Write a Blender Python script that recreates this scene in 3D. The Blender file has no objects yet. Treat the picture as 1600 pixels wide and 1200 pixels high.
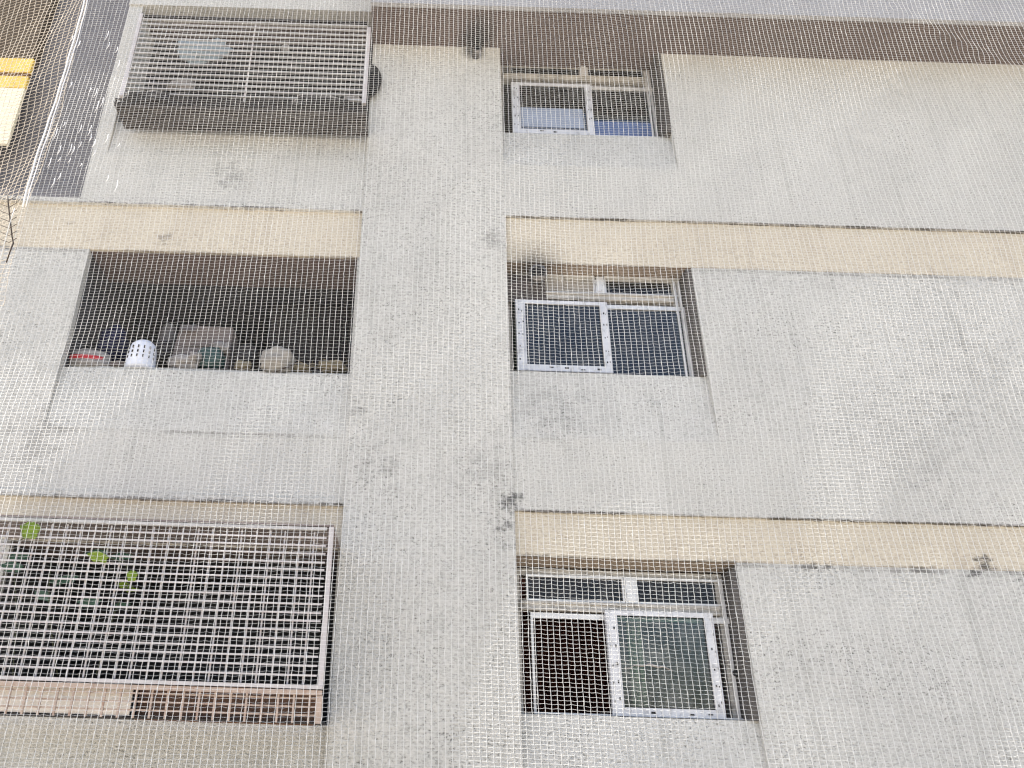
import bpy, bmesh, math, random
import numpy as np
from mathutils import Vector, Matrix, noise as mnoise
random.seed(7); rng = np.random.default_rng(7)
scene = bpy.context.scene
COL = scene.collection

# ------------------------------------------------------------------ camera
FPX, PX, PY = 1200.0, 634.57, 600.0          # focal length and principal point in photo pixels (1600 x 1200)
PITCH, ROLL = math.radians(24.867), math.radians(1.781)
CAM = Vector((0.0, -5.9, 1.5))
_f = Vector((0, math.cos(PITCH), math.sin(PITCH)))
_r0 = Vector((1, 0, 0)); _u0 = Vector((0, -math.sin(PITCH), math.cos(PITCH)))
_R = math.cos(ROLL) * _r0 + math.sin(ROLL) * _u0
_U = -math.sin(ROLL) * _r0 + math.cos(ROLL) * _u0
cam_data = bpy.data.cameras.new('camera')
cam = bpy.data.objects.new('camera', cam_data); COL.objects.link(cam)
m = Matrix((_R, _U, -_f)).transposed().to_4x4(); m.translation = CAM
cam.matrix_world = m
cam_data.sensor_fit = 'HORIZONTAL'; cam_data.sensor_width = 36.0
cam_data.lens = FPX / 1600 * 36.0
cam_data.shift_x = (800 - PX) / 1600
cam_data.clip_start = 0.05; cam_data.clip_end = 6000
scene.camera = cam

# ------------------------------------------------------------------ sky, sun, exposure
SUN = Vector((-0.46, 0.035, 0.885)).normalized()      # direction towards the sun: high, a little behind the facade
world = bpy.data.worlds.new('World'); scene.world = world; world.use_nodes = True
wn = world.node_tree; wn.nodes.clear()
sky = wn.nodes.new('ShaderNodeTexSky'); sky.sky_type = 'NISHITA'; sky.sun_disc = False
sky.sun_elevation = math.asin(SUN.z); sky.sun_rotation = math.atan2(SUN.x, SUN.y)
sky.air_density = 1.0; sky.dust_density = 3.0; sky.ozone_density = 1.0
bg = wn.nodes.new('ShaderNodeBackground'); bg.inputs['Strength'].default_value = 0.10
wo = wn.nodes.new('ShaderNodeOutputWorld')
wn.links.new(sky.outputs[0], bg.inputs[0]); wn.links.new(bg.outputs[0], wo.inputs[0])
sl = bpy.data.lights.new('sun', 'SUN'); sl.energy = 4.2; sl.angle = math.radians(0.6); sl.color = (1.0, 0.95, 0.87)
sun = bpy.data.objects.new('sun', sl); COL.objects.link(sun)
sun.rotation_euler = (-SUN).to_track_quat('-Z', 'Y').to_euler(); sun.location = (-6, 2, 14)
scene.view_settings.view_transform = 'Standard'; scene.view_settings.look = 'None'
scene.view_settings.gamma = 1.0; scene.view_settings.use_curve_mapping = False
scene.view_settings.exposure = 1.75
scene.render.engine = 'CYCLES'
scene.cycles.max_bounces = 6; scene.cycles.diffuse_bounces = 3; scene.cycles.glossy_bounces = 2; scene.cycles.caustics_reflective = False; scene.cycles.caustics_refractive = False; scene.cycles.use_adaptive_sampling = True; scene.cycles.adaptive_threshold = 0.02; scene.cycles.transparent_max_bounces = 16
scene.cycles.use_denoising = True; scene.cycles.pixel_filter_type = 'BLACKMAN_HARRIS'; scene.cycles.filter_width = 1.25
try:
    scene.cycles.denoiser = 'OPENIMAGEDENOISE'; scene.cycles.denoising_input_passes = 'RGB_ALBEDO_NORMAL'
except Exception:
    pass

# ------------------------------------------------------------------ helpers
def P(u, v, Y=0.0):
    """point of the plane y = Y that the photo shows at pixel (u, v)"""
    d = _R * ((u - PX) / FPX) + _U * ((PY - v) / FPX) + _f
    return CAM + d * ((Y - CAM.y) / d.y)
def Xp(u, v, Y=0.0): return P(u, v, Y).x
def Zp(u, v, Y=0.0): return P(u, v, Y).z
def rect(u0, v0, u1, v1, Y):
    um, vm = (u0 + u1) / 2, (v0 + v1) / 2
    return Xp(u0, vm, Y), Xp(u1, vm, Y), Zp(um, v1, Y), Zp(um, v0, Y)   # x0 x1 z0 z1

class MB:
    def __init__(s): s.v = []; s.f = []
    def add(s, vs, fs):
        o = len(s.v); s.v += [tuple(p) for p in vs]; s.f += [tuple(i + o for i in f) for f in fs]; return s
    def box(s, x0, x1, y0, y1, z0, z1):
        if x0 > x1: x0, x1 = x1, x0
        if y0 > y1: y0, y1 = y1, y0
        if z0 > z1: z0, z1 = z1, z0
        return s.add([(x0,y0,z0),(x1,y0,z0),(x1,y1,z0),(x0,y1,z0),(x0,y0,z1),(x1,y0,z1),(x1,y1,z1),(x0,y1,z1)],
                     [(0,3,2,1),(4,5,6,7),(0,1,5,4),(1,2,6,5),(2,3,7,6),(3,0,4,7)])
    def prof(s, x0, x1, yz):
        n = len(yz); vs = [(x0, y, z) for y, z in yz] + [(x1, y, z) for y, z in yz]
        fs = [tuple(range(n))[::-1], tuple(range(n, 2 * n))] + [(i, (i + 1) % n, n + (i + 1) % n, n + i) for i in range(n)]
        return s.add(vs, fs)
    def tube(s, pts, r, n=6, caps=True):
        pts = [Vector(p) for p in pts]; rs = r if isinstance(r, (list, tuple)) else [r] * len(pts)
        vs = []; fs = []
        for i, p in enumerate(pts):
            t = (pts[min(i + 1, len(pts) - 1)] - pts[max(i - 1, 0)]).normalized()
            a = t.orthogonal().normalized() if i == 0 else (a - t * a.dot(t)).normalized()
            b = t.cross(a)
            for k in range(n):
                q = 2 * math.pi * k / n
                vs.append(p + (a * math.cos(q) + b * math.sin(q)) * rs[i])
        for i in range(len(pts) - 1):
            for k in range(n):
                fs.append((i*n + k, i*n + (k+1) % n, (i+1)*n + (k+1) % n, (i+1)*n + k))
        if caps: fs += [tuple(range(n))[::-1], tuple(range((len(pts)-1)*n, len(pts)*n))]
        return s.add(vs, fs)
    def lathe(s, c, prof, n=24, sx=1, sy=1, axis='z', wob=0):
        vs = []; fs = []; c = Vector(c)
        for i, (r, h) in enumerate(prof):
            for k in range(n):
                q = 2 * math.pi * k / n
                w = 1 + wob * mnoise.noise(Vector((math.cos(q) * 1.7 + c.x * 9, math.sin(q) * 1.7, i * .6)))
                x, y = r * sx * w * math.cos(q), r * sy * w * math.sin(q)
                vs.append(c + (Vector((x, y, h)) if axis == 'z' else Vector((x, h, y)) if axis == 'y' else Vector((h, x, y))))
        for i in range(len(prof) - 1):
            for k in range(n):
                fs.append((i*n + k, i*n + (k+1) % n, (i+1)*n + (k+1) % n, (i+1)*n + k))
        fs += [tuple(range(n))[::-1], tuple(range((len(prof)-1)*n, len(prof)*n))]
        return s.add(vs, fs)
    def build(s, name, mat, parent=None, smooth=False, kind=None):
        me = bpy.data.meshes.new(name); me.from_pydata(s.v, [], s.f)
        bm = bmesh.new(); bm.from_mesh(me); bmesh.ops.recalc_face_normals(bm, faces=bm.faces); bm.to_mesh(me); bm.free()
        if smooth: me.polygons.foreach_set('use_smooth', [True] * len(me.polygons))
        me.materials.append(mat); me.update()
        return link(name, me, parent, kind)
def link(name, me, parent=None, kind=None):
    o = bpy.data.objects.new(name, me); COL.objects.link(o)
    if parent is not None:
        o.parent = parent
        if parent.type == 'EMPTY' and parent.location.length > 0 or parent.get('_off'):
            o.matrix_parent_inverse = Matrix.Translation(-Vector(parent.get('_off') or parent.location))
    if kind: o['kind'] = kind
    return o
def thing(name, label, cat, base=(0, 0, 0), group=None):
    o = bpy.data.objects.new(name, None); COL.objects.link(o); o.empty_display_size = 0.1
    o.location = base; o['label'] = label; o['category'] = cat
    if group: o['group'] = group
    return o
def tag(o, label, cat, group=None):
    o['label'] = label; o['category'] = cat
    if group: o['group'] = group
    return o

# ------------------------------------------------------------------ materials
class NT:
    def __init__(s, name):
        s.m = bpy.data.materials.new(name); s.m.use_nodes = True; s.t = s.m.node_tree; s.t.nodes.clear()
        s.out = s.n('ShaderNodeOutputMaterial')
    def n(s, typ, **kw):
        x = s.t.nodes.new(typ)
        for k, v in kw.items():
            if hasattr(x, k): setattr(x, k, v)
        return x
    def l(s, a, b): s.t.links.new(a, b)
    def math(s, op, a, b=None, c=None, clamp=False):
        x = s.n('ShaderNodeMath', operation=op, use_clamp=clamp)
        for i, q in enumerate((a, b, c)):
            if q is None: continue
            if isinstance(q, (int, float)): x.inputs[i].default_value = q
            else: s.l(q, x.inputs[i])
        return x.outputs[0]
    def mix(s, fac, a, b, blend='MIX'):
        x = s.n('ShaderNodeMix', data_type='RGBA', blend_type=blend)
        for i, q in ((0, fac), (6, a), (7, b)):
            if isinstance(q, (int, float)): x.inputs[i].default_value = q
            elif isinstance(q, tuple): x.inputs[i].default_value = q if len(q) == 4 else (*q, 1)
            else: s.l(q, x.inputs[i])
        return x.outputs[2]
    def noise(s, vec, scale, detail=4, rough=.55):
        x = s.n('ShaderNodeTexNoise'); x.inputs['Scale'].default_value = scale
        x.inputs['Detail'].default_value = detail; x.inputs['Roughness'].default_value = rough
        if vec is not None: s.l(vec, x.inputs['Vector'])
        return x.outputs['Fac']
    def ramp(s, v, a, b):
        x = s.n('ShaderNodeMapRange', interpolation_type='SMOOTHSTEP')
        x.inputs[1].default_value = a; x.inputs[2].default_value = b; s.l(v, x.inputs[0]); return x.outputs[0]
    def scaled(s, vec, sc):
        x = s.n('ShaderNodeMapping'); x.inputs['Scale'].default_value = sc; s.l(vec, x.inputs[0]); return x.outputs[0]
    def pos(s): return s.n('ShaderNodeNewGeometry').outputs['Position']
    def sep(s, vec):
        x = s.n('ShaderNodeSeparateXYZ'); s.l(vec, x.inputs[0]); return x.outputs
    def bsdf(s, color, rough=.8, metal=0, spec=.3, bump=None, bstr=.3, bdist=.005):
        b = s.n('ShaderNodeBsdfPrincipled')
        if isinstance(color, tuple): b.inputs['Base Color'].default_value = (*color[:3], 1)
        else: s.l(color, b.inputs['Base Color'])
        if isinstance(rough, (int, float)): b.inputs['Roughness'].default_value = rough
        else: s.l(rough, b.inputs['Roughness'])
        b.inputs['Metallic'].default_value = metal; b.inputs['Specular IOR Level'].default_value = spec
        if bump is not None:
            k = s.n('ShaderNodeBump'); k.inputs['Strength'].default_value = bstr; k.inputs['Distance'].default_value = bdist
            s.l(bump, k.inputs['Height']); s.l(k.outputs[0], b.inputs['Normal'])
        s.l(b.outputs[0], s.out.inputs[0]); return b

# grime bands along drip edges (height, half width, strength) and blotches of soot / mould (x, y, z, radius, strength)
def stucco(name, base, dark, bands=(), blots=(), pit=.75, tone=.10, grit=52, bstr=.8):
    t = NT(name); p = t.pos()
    big = t.noise(p, .9, 3, .6); mid = t.noise(p, 5.5, 4, .6)
    streak = t.noise(t.scaled(p, (11, 11, .5)), 1.0, 4, .65)
    fine = t.noise(t.scaled(p, (1, 1, 1.5)), grit, 3, .6)
    grain = t.noise(p, grit * 2.4, 2, .6)
    c = t.mix(t.ramp(big, .3, .72), base, tuple(x * (1 - tone) for x in base))
    c = t.mix(t.math('MULTIPLY', t.ramp(streak, .5, .78), .34), c, dark)
    c = t.mix(t.math('MULTIPLY', t.ramp(mid, .52, .75), .20), c, dark)
    c = t.mix(t.math('MULTIPLY', t.ramp(fine, .42, .66), .40), c, dark)
    c = t.mix(t.math('MULTIPLY', t.ramp(t.noise(t.scaled(p, (1, 1, 1.7)), grit*.62, 2, .6), .5, .70), .34), c, dark)
    # pits: small dark hollows, thicker in dirty patches
    patch = t.ramp(t.noise(p, 1.7, 4, .6), .40, .70)
    lim = t.math('SUBTRACT', .645, t.math('MULTIPLY', patch, .075))
    pitm = t.math('MULTIPLY', t.math('SUBTRACT', fine, lim), 9.0, clamp=True)
    c = t.mix(t.math('MULTIPLY', pitm, pit), c, tuple(x * .30 for x in dark))
    x, y, z = t.sep(p)
    smear = t.noise(t.scaled(p, (1, 1, 1.6)), 7.5, 5, .72); ragged = t.noise(p, 17, 4, .7); broken = t.noise(p, 2.3, 3, .6)
    for (zb, w, st) in bands:
        d = t.math('ABSOLUTE', t.math('SUBTRACT', z, zb))
        near = t.math('SUBTRACT', 1.0, t.math('DIVIDE', d, w), clamp=True)
        k = t.math('MULTIPLY', t.ramp(t.math('ADD', t.math('MULTIPLY', near, .55), t.math('MULTIPLY', ragged, .75)), .74, .92), near)
        k = t.math('MULTIPLY', k, t.ramp(broken, .30, .62))
        c = t.mix(t.math('MULTIPLY', k, st, clamp=True), c, (.055, .048, .042))
    for (bx, by, bz, r, st, *soft) in blots:
        v = t.n('ShaderNodeVectorMath', operation='DISTANCE'); t.l(p, v.inputs[0]); v.inputs[1].default_value = (bx, by, bz)
        near = t.math('SUBTRACT', 1.0, t.math('DIVIDE', v.outputs['Value'], r), clamp=True)
        k = t.ramp(t.math('ADD', t.math('MULTIPLY', near, .55), t.math('MULTIPLY', t.math('SUBTRACT', smear, .5), 2.6)), .12, .62)
        if soft: k = t.ramp(t.math('ADD', near, t.math('MULTIPLY', t.math('SUBTRACT', smear, .5), .55)), .0, .95)
        c = t.mix(t.math('MULTIPLY', t.math('MULTIPLY', k, t.ramp(near, 0, .25)), st, clamp=True), c, (.03, .029, .03))
    h = t.math('ADD', t.math('MULTIPLY', fine, -1.0), t.math('MULTIPLY', grain, .5))
    t.bsdf(c, .93, 0, .15, h, bstr, .011)
    return t.m

def plain(name, color, rough=.6, metal=0, spec=.35, var=.15, scale=14, dirt=None, dirt_amt=.35, bump=0):
    t = NT(name); p = t.pos(); nz = t.noise(p, scale, 5, .6)
    c = t.mix(t.ramp(nz, .3, .75), color, tuple(x * (1 - var) for x in color))
    if dirt is not None:
        c = t.mix(t.math('MULTIPLY', t.ramp(t.noise(t.scaled(p, (1, 1, .6)), scale * 2.3, 6, .7), .5, .72), dirt_amt), c, dirt)
    t.bsdf(c, rough, metal, spec, t.noise(p, scale * 6, 3) if bump else None, bump, .003)
    return t.m

def glass_mat(name, tint=(.55, .6, .6), gain=1.5, dust=.05, dustcol=(.5, .5, .48)):
    t = NT(name); p = t.pos()
    tr = t.n('ShaderNodeBsdfTransparent'); tr.inputs[0].default_value = (*tint, 1)
    gl = t.n('ShaderNodeBsdfGlossy'); gl.inputs['Roughness'].default_value = .03; gl.inputs[0].default_value = (.95, .97, 1, 1)
    k = t.n('ShaderNodeBump'); k.inputs['Strength'].default_value = .05; k.inputs['Distance'].default_value = .02
    t.l(t.noise(p, 3.0, 1), k.inputs['Height']); t.l(k.outputs[0], gl.inputs['Normal'])
    fr = t.n('ShaderNodeFresnel'); fr.inputs[0].default_value = 1.5
    mx = t.n('ShaderNodeMixShader'); t.l(t.math('MULTIPLY', fr.outputs[0], gain, clamp=True), mx.inputs[0]); t.l(tr.outputs[0], mx.inputs[1]); t.l(gl.outputs[0], mx.inputs[2])
    df = t.n('ShaderNodeBsdfDiffuse'); df.inputs[0].default_value = (*dustcol, 1)
    m2 = t.n('ShaderNodeMixShader'); t.l(t.math('MULTIPLY', t.ramp(t.noise(p, 9, 6, .7), .35, .8), dust * 2), m2.inputs[0])
    t.l(mx.outputs[0], m2.inputs[1]); t.l(df.outputs[0], m2.inputs[2]); t.l(m2.outputs[0], t.out.inputs[0])
    return t.m

# measured heights (metres) of the storey edges
ZB0, ZB1, ZT2, ZB2, ZT3 = 8.20, 6.02, 5.53, 3.17, 2.82
D = 0.05                      # how far the walls lean back under each cream beam
XPL, XPR, XR = -0.462, 0.885, 2.597      # pillar edges, window bay edge
RC = 0.18                     # depth of the window recesses behind the wall
YW = D + RC
WALLC, DARKC = (.56, .551, .514), (.24, .238, .215)
flue_f2 = P(838, 446, .12); flue_f1 = P(744, 74, -.06)
edge_bands = [(ZB1, .035, .9), (ZB2, .04, .9), (ZT3 - .02, .10, .75), (ZT2 - .02, .09, .5)]
blots = [(Xp(800,775), 0, Zp(800,790), .17, .75), (Xp(800,830), 0, Zp(800,835), .16, .6),
         (Xp(770,378), 0, Zp(770,378), .22, .3), (Xp(590,725), 0, Zp(590,728), .24, .25), (Xp(560,650), 0, Zp(575,640), .12, .3),
         (Xp(755,700), 0, Zp(755,740), .34, .18), (Xp(1530,888), 0, Zp(1530,890), .13, .8), (Xp(1288,880), 0, Zp(1288,880), .11, .7),
         (Xp(1590,890), 0, Zp(1590,892), .10, .8), (Xp(860,640), 0, Zp(860,640), .5, .18), (Xp(1430,700), 0, Zp(1430,700), .9, .16),
         (Xp(360,275), 0, Zp(360,275), .28, .35), (Xp(1500,560), 0, Zp(1500,560), .8, .12),
         (Xp(738,74), -.0, Zp(738,80), .17, .9, 1), (Xp(60,690), 0, Zp(60,690), .4, .3)]
M = {}
M['wall'] = stucco('grey_stucco', WALLC, DARKC, edge_bands, blots)
M['pillar'] = stucco('pillar_stucco', WALLC, DARKC, [], blots)
M['parapet'] = stucco('parapet_stucco', WALLC, DARKC, edge_bands + [(Zp(300, 676), .07, .42)], blots)
M['cream'] = stucco('cream_painted_beam', (.565, .515, .415), (.30, .25, .20), [(ZB1, .03, .9), (ZB2, .035, .9), (ZT3, .07, .8), (ZT2, .05, .55)],
                    [(flue_f2.x - .02, .05, flue_f2.z + .14, .42, .6, 1), (flue_f2.x - .02, .12, flue_f2.z + .04, .34, .95, 1), (Xp(1545,880), .04, Zp(1545,884), .13, .8),
                     (Xp(110,350), 0, Zp(110,345), .08, .5), (Xp(260,375), 0, Zp(260,372), .14, .5)], pit=.3, tone=.06, grit=55, bstr=.3)
M['soffit'] = stucco('brown_soffit_paint', (.135, .105, .095), (.06, .05, .048), [], [(flue_f1.x, -.10, ZB0, .27, 1.0, 1), (flue_f1.x + .02, -.28, ZB0, .26, .6, 1)], pit=.3, grit=45, bstr=.3)  # brown base holds the shade of the undersides; soot blots near the flue
M['head'] = stucco('dirty_cream_recess_head', (.30, .245, .195), (.10, .08, .065), [], [(flue_f2.x-.02, .15, flue_f2.z+.05, .40, .95, 1)], pit=.5, tone=.2, grit=45, bstr=.3)  # cream darkened by dirt and by recess shade put into the colour
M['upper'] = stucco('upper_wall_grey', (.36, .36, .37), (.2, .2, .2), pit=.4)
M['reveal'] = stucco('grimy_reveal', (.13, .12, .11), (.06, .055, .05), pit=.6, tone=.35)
M['darkwall'] = stucco('dark_grey_render', (.205, .20, .21), (.08, .077, .08), pit=.3, tone=.2)
M['brownwall'] = stucco('olive_brown_wall', (.125, .10, .075), (.06, .05, .04), pit=.3, tone=.2)
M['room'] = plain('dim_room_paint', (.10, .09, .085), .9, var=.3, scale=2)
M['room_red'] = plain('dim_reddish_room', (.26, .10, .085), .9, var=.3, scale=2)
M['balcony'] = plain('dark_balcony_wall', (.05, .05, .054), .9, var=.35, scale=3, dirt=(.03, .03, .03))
M['alu'] = plain('weathered_aluminium', (.66, .65, .63), .42, .35, .5, var=.14, scale=9, dirt=(.14, .125, .10), dirt_amt=.55)
M['alu_clean'] = plain('bright_aluminium_sash', (.62, .62, .63), .45, .2, .5, var=.18, scale=8, dirt=(.12, .11, .09), dirt_amt=.6)
M['sooty_alu'] = plain('soot_blackened_aluminium', (.10, .085, .08), .7, .1, .3, var=.5, scale=9, dirt=(.02, .02, .02), dirt_amt=.8)
M['alu_dirty'] = plain('grimy_aluminium', (.40, .38, .34), .6, .2, .4, var=.3, scale=11, dirt=(.06, .05, .04), dirt_amt=.75)
M['alu_mid'] = plain('dirty_beige_aluminium', (.47, .44, .39), .55, .15, .4, var=.3, scale=7, dirt=(.08, .07, .055), dirt_amt=.7)
M['rubber'] = plain('black_gasket', (.015, .015, .015), .6)
M['glass_blue'] = glass_mat('window_glass', (.5, .54, .56), 1.0, .05)
M['glass_sky'] = glass_mat('sky_mirroring_glass', (.92, .95, .95), 2.2, .06)
M['film'] = plain('pale_blue_frosted_film', (.27, .31, .39), .4, 0, .4, var=.25, scale=4)  # colour of the sky reflection painted on the top window
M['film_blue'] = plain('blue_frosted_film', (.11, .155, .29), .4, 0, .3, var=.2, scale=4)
M['glass_dark'] = glass_mat('dark_window_glass', (.42, .42, .41), .55, .05)
M['glass_green'] = glass_mat('greenish_pane', (.6, .68, .62), 1.3, .10)
M['board'] = plain('beige_transom_board', (.30, .275, .24), .8, var=.2, scale=12, dirt=(.1, .08, .06), dirt_amt=.5)
M['white_paint'] = plain('white_painted_steel', (.48, .455, .45), .5, 0, .4, var=.1, scale=10, dirt=(.28, .16, .10), dirt_amt=.35)
M['grey_bar'] = plain('dull_grey_white_bars', (.47, .46, .45), .6, 0, .3, var=.2, scale=9, dirt=(.1, .08, .06), dirt_amt=.4)
M['rusty_white'] = plain('rust_stained_white_steel', (.42, .33, .27), .6, 0, .35, var=.2, scale=12, dirt=(.22, .10, .05), dirt_amt=.6)
M['dark_steel'] = plain('dark_sooty_steel', (.04, .037, .036), .85, 0, .2, var=.4, scale=16, dirt=(.18, .15, .13), dirt_amt=.35)
M['roof_sheet'] = plain('brown_grey_roof_sheet', (.22, .185, .175), .7, var=.25, scale=7)
M['tray_grey'] = plain('sooty_grey_steel', (.13, .12, .115), .7, 0, .3, var=.4, scale=14)
M['shelf_board'] = plain('pale_board', (.72, .67, .60), .7, var=.12, scale=8, dirt=(.3, .2, .14), dirt_amt=.3)
M['brown_wood'] = plain('brown_cupboard', (.12, .062, .036), .6, var=.35, scale=6)
M['net'] = plain('white_net_twine', (.66, .66, .635), .7, 0, .2, var=.08, scale=3)
M['net_side'] = plain('tan_net_twine', (.62, .55, .45), .8, 0, .2, var=.25, scale=4)
M['rope'] = plain('white_selvage_rope', (.84, .84, .84), .7, 0, .2, var=.06)
M['dark_rope'] = plain('dark_cord', (.06, .045, .035), .8)
M['flue'] = plain('sooty_flue_metal', (.16, .15, .145), .5, .5, .4, var=.4, scale=18, dirt=(.02, .018, .018), dirt_amt=.9)
M['soot'] = plain('soot_black', (.012, .012, .014), .95)
M['leaf'] = plain('yellow_green_leaf', (.15, .235, .015), .5, 0, .35, var=.45, scale=35)
M['leaf_dark'] = plain('blue_green_leaf', (.05, .12, .085), .5, 0, .35, var=.4, scale=35)
M['stem'] = plain('green_brown_stem', (.06, .07, .035), .7)
M['red'] = plain('red_plastic', (.42, .03, .035), .45)
M['white_plastic'] = plain('white_plastic', (.72, .74, .80), .4, var=.1, scale=18)
M['pale_plastic'] = plain('pale_tub_plastic', (.30, .275, .25), .5, var=.4, scale=20, dirt=(.08,.07,.06))
M['blue'] = plain('navy_cloth', (.012, .014, .05), .8, var=.5, scale=20)
M['cloth_blue'] = plain('pale_blue_cloth', (.27, .33, .35), .85, var=.3, scale=12)
M['card'] = plain('pinkish_cardboard', (.16, .135, .125), .85, var=.25, scale=10, dirt=(.12, .09, .07))
M['sack'] = plain('beige_sack_cloth', (.29, .27, .235), .9, var=.3, scale=16, dirt=(.2, .16, .12), bump=.5)
M['straw'] = plain('dry_straw', (.22, .185, .12), .9, var=.4, scale=30)
M['teal'] = plain('teal_plastic', (.035, .07, .062), .5, var=.3)
M['yellow'] = plain('yellow_sheet', (.85, .60, .14), .6, 0, .3, var=.12, scale=5)
M['creamsheet'] = plain('cream_sheet', (.88, .82, .62), .6, 0, .3, var=.06, scale=5)
M['brownstrip'] = plain('brown_strip', (.16, .08, .03), .7)

# ------------------------------------------------------------------ ground
t = NT('paved_ground'); p = t.pos()
c = t.mix(t.ramp(t.noise(p, .4, 6), .3, .7), (.42, .385, .335), (.34, .31, .27))
t.bsdf(c, .9, 0, .2, t.noise(p, 40, 4), .3, .01)
g = MB().add([(-1500,-1500,0),(1500,-1500,0),(1500,1500,0),(-1500,1500,0)], [(0,1,2,3)]).build('ground', t.m); g['kind'] = 'structure'

# ------------------------------------------------------------------ the apartment building
B = thing('apartment_building', 'pale grey stucco apartment facade with cream beams, three storeys of windows and balconies', 'building')
XE = 9.0; XW = -7.0; XEL = -3.14; XOL = -2.96; XOR = -0.486
ZC1, ZC2, ZC3 = Zp(1058,265), Zp(1120,692), 1.02
ZS = {1: Zp(915,211,.085), 2: Zp(940,584,.085), 3: Zp(1000,1121,.085)}
BK = 0.62; YSL = .085
M1 = MB()
# pillar
MB().box(XPL, XPR, -.009, BK, 0, ZB0 - .002).build('pillar', M['pillar'], B)
# right hand walls of the three storeys
MB().prof(XR, XE, [(0, ZB0-.002), (0, ZB1), (.03, ZB1), (BK, ZB1+.05), (BK, ZB0-.002)]).build('wall_panel', M['wall'], B)
MB().prof(XR, XE, [(D, ZT2), (0, ZC2), (0, ZB2), (.03, ZB2), (BK, ZB2+.05), (BK, ZT2)]).build('wall_panel', M['wall'], B)
MB().prof(XR, XE, [(D, ZT3), (0, ZC3), (0, 0), (BK, 0), (BK, ZT3)]).build('wall_panel', M['wall'], B)
# panels under the windows: slope out from the sill to the wall face
MB().prof(XPR, XR, [(YW+.02, ZS[1]-.004), (YSL, ZS[1]), (0, ZC1), (0, ZB1), (.03, ZB1), (BK, ZB1+.05), (BK, ZS[1]-.004)]).build('sill_panel', M['wall'], B)
MB().prof(XPR, XR, [(YW+.02, ZS[2]-.004), (YSL, ZS[2]), (0, ZC2), (0, ZB2), (.03, ZB2), (BK, ZB2+.05), (BK, ZS[2]-.004)]).build('sill_panel', M['wall'], B)
MB().prof(XPR, XR, [(YW+.02, ZS[3]-.004), (YSL, ZS[3]), (0, ZC3), (0, 0), (BK, 0), (BK, ZS[3]-.004)]).build('sill_panel', M['wall'], B)
# cream beams (leaning faces) under each storey, right bay; the head of the recess runs on to the window
ZH = {1: ZB0, 2: Zp(940,433,YW), 3: Zp(985,893,YW)}
for zb, zt, zh in ((ZB1, ZT2, ZH[2]), (ZB2, ZT3, ZH[3])):
    MB().prof(XPR, XR, [(.03, zb-.004), (D, zt), (D+.03, zt+.002), (BK-.02, zb+.03), (.035, zb+.004)]).build('cream_beam', M['cream'], B)
    MB().prof(XR, XE, [(.03, zb-.004), (D, zt), (D+.03, zt+.002), (BK-.02, zb+.03), (.035, zb+.004)]).build('cream_beam', M['cream'], B)
for zt, zh in ((ZT2, ZH[2]), (ZT3, ZH[3])):
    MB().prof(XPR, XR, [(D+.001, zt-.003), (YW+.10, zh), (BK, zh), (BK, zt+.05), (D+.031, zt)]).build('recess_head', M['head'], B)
# top slab with brown underside
YS = -0.53
MB().box(XPL-.005, XE, YS+.05, 6, ZB0, ZB0+.12).build('soffit', M['soffit'], B)
MB().prof(XPL-.005, XE, [(YS, ZB0-.012), (YS, ZB0+2.6), (YS+.14, ZB0+2.6), (YS+.14, ZB0+.125), (YS+.05, ZB0+.125), (YS+.05, ZB0-.012)]).build('upper_wall', M['upper'], B)
# left bays -------------------------------------------------------
ZTL = ZT2
# storey 1 (top): jamb, parapet, lintel
ZS1L = Zp(370, 196, .06)
MB().box(XEL, XOL-.03, 0, .25, ZB1, 9.2).build('jamb', M['wall'], B)
MB().prof(XOL-.03, XPL, [(.06, ZS1L), (0, Zp(560,252)), (0, ZB1), (.03, ZB1), (BK, ZB1+.05), (BK, ZS1L)]).build('parapet', M['wall'], B)
MB().box(XEL, XOL-.03, .25, BK, ZB1+.03, 9.2).build('side_wall', M['wall'], B)
zl = Zp(400, 15, 0)
MB().box(XEL+.0, XPL-.01, -.02, .20, zl, zl+.9).build('lintel', M['wall'], B)
MB().box(XOL-.03, XPL-.002, .203, 2.0, zl-.05, zl+.9).build('ceiling_slab', M['soffit'], B)
# storey 2
MB().prof(XW, XOL, [(D, ZT2), (0, ZC2), (0, ZB2), (.03, ZB2), (.115, ZB2+.02), (.115, ZT2)]).build('jamb', M['wall'], B)
MB().prof(XOR, XPL, [(D, ZT2), (0, ZC2), (0, ZB2), (.03, ZB2), (BK, ZB2+.05), (BK, ZT2)]).build('jamb', M['wall'], B)
ZS2L = Zp(320, 580, .07); ZCL = Zp(300, 672)
MB().prof(XOL, XOR, [(.18, ZS2L-.004), (.07, ZS2L), (0, ZCL), (0, ZB2), (.03, ZB2), (.40, ZB2+.04), (.40, ZS2L-.004)]).build('parapet', M['parapet'], B)
# storey 3
X3L = -3.02
MB().prof(XW, X3L, [(D, ZT3), (0, ZC3), (0, 0), (.115, 0), (.115, ZT3)]).build('jamb', M['wall'], B)
MB().prof(XOR, XPL, [(D, ZT3), (0, ZC3), (0, 0), (BK, 0), (BK, ZT3)]).build('jamb', M['wall'], B)
ZS3L = Zp(250, 1124, .10)
MB().prof(X3L, XOR, [(.17, ZS3L-.005), (.11, ZS3L), (0, .5), (0, 0), (.40, 0), (.40, ZS3L-.005)]).build('parapet', M['wall'], B)
# cream beams, left bays
for zb, zt in ((ZB1, ZT2), (ZB2, ZT3)):
    MB().prof(XW, XPL, [(.03, zb-.004), (D, zt), (D+.05, zt+.002), (BK-.02, zb+.03), (.035, zb+.004)]).build('cream_beam', M['cream'], B)
    MB().box(XW, XPL-.03, -.012, .032, zb-.008, zb+.045).build('drip_edge', M['wall'], B)
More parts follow.
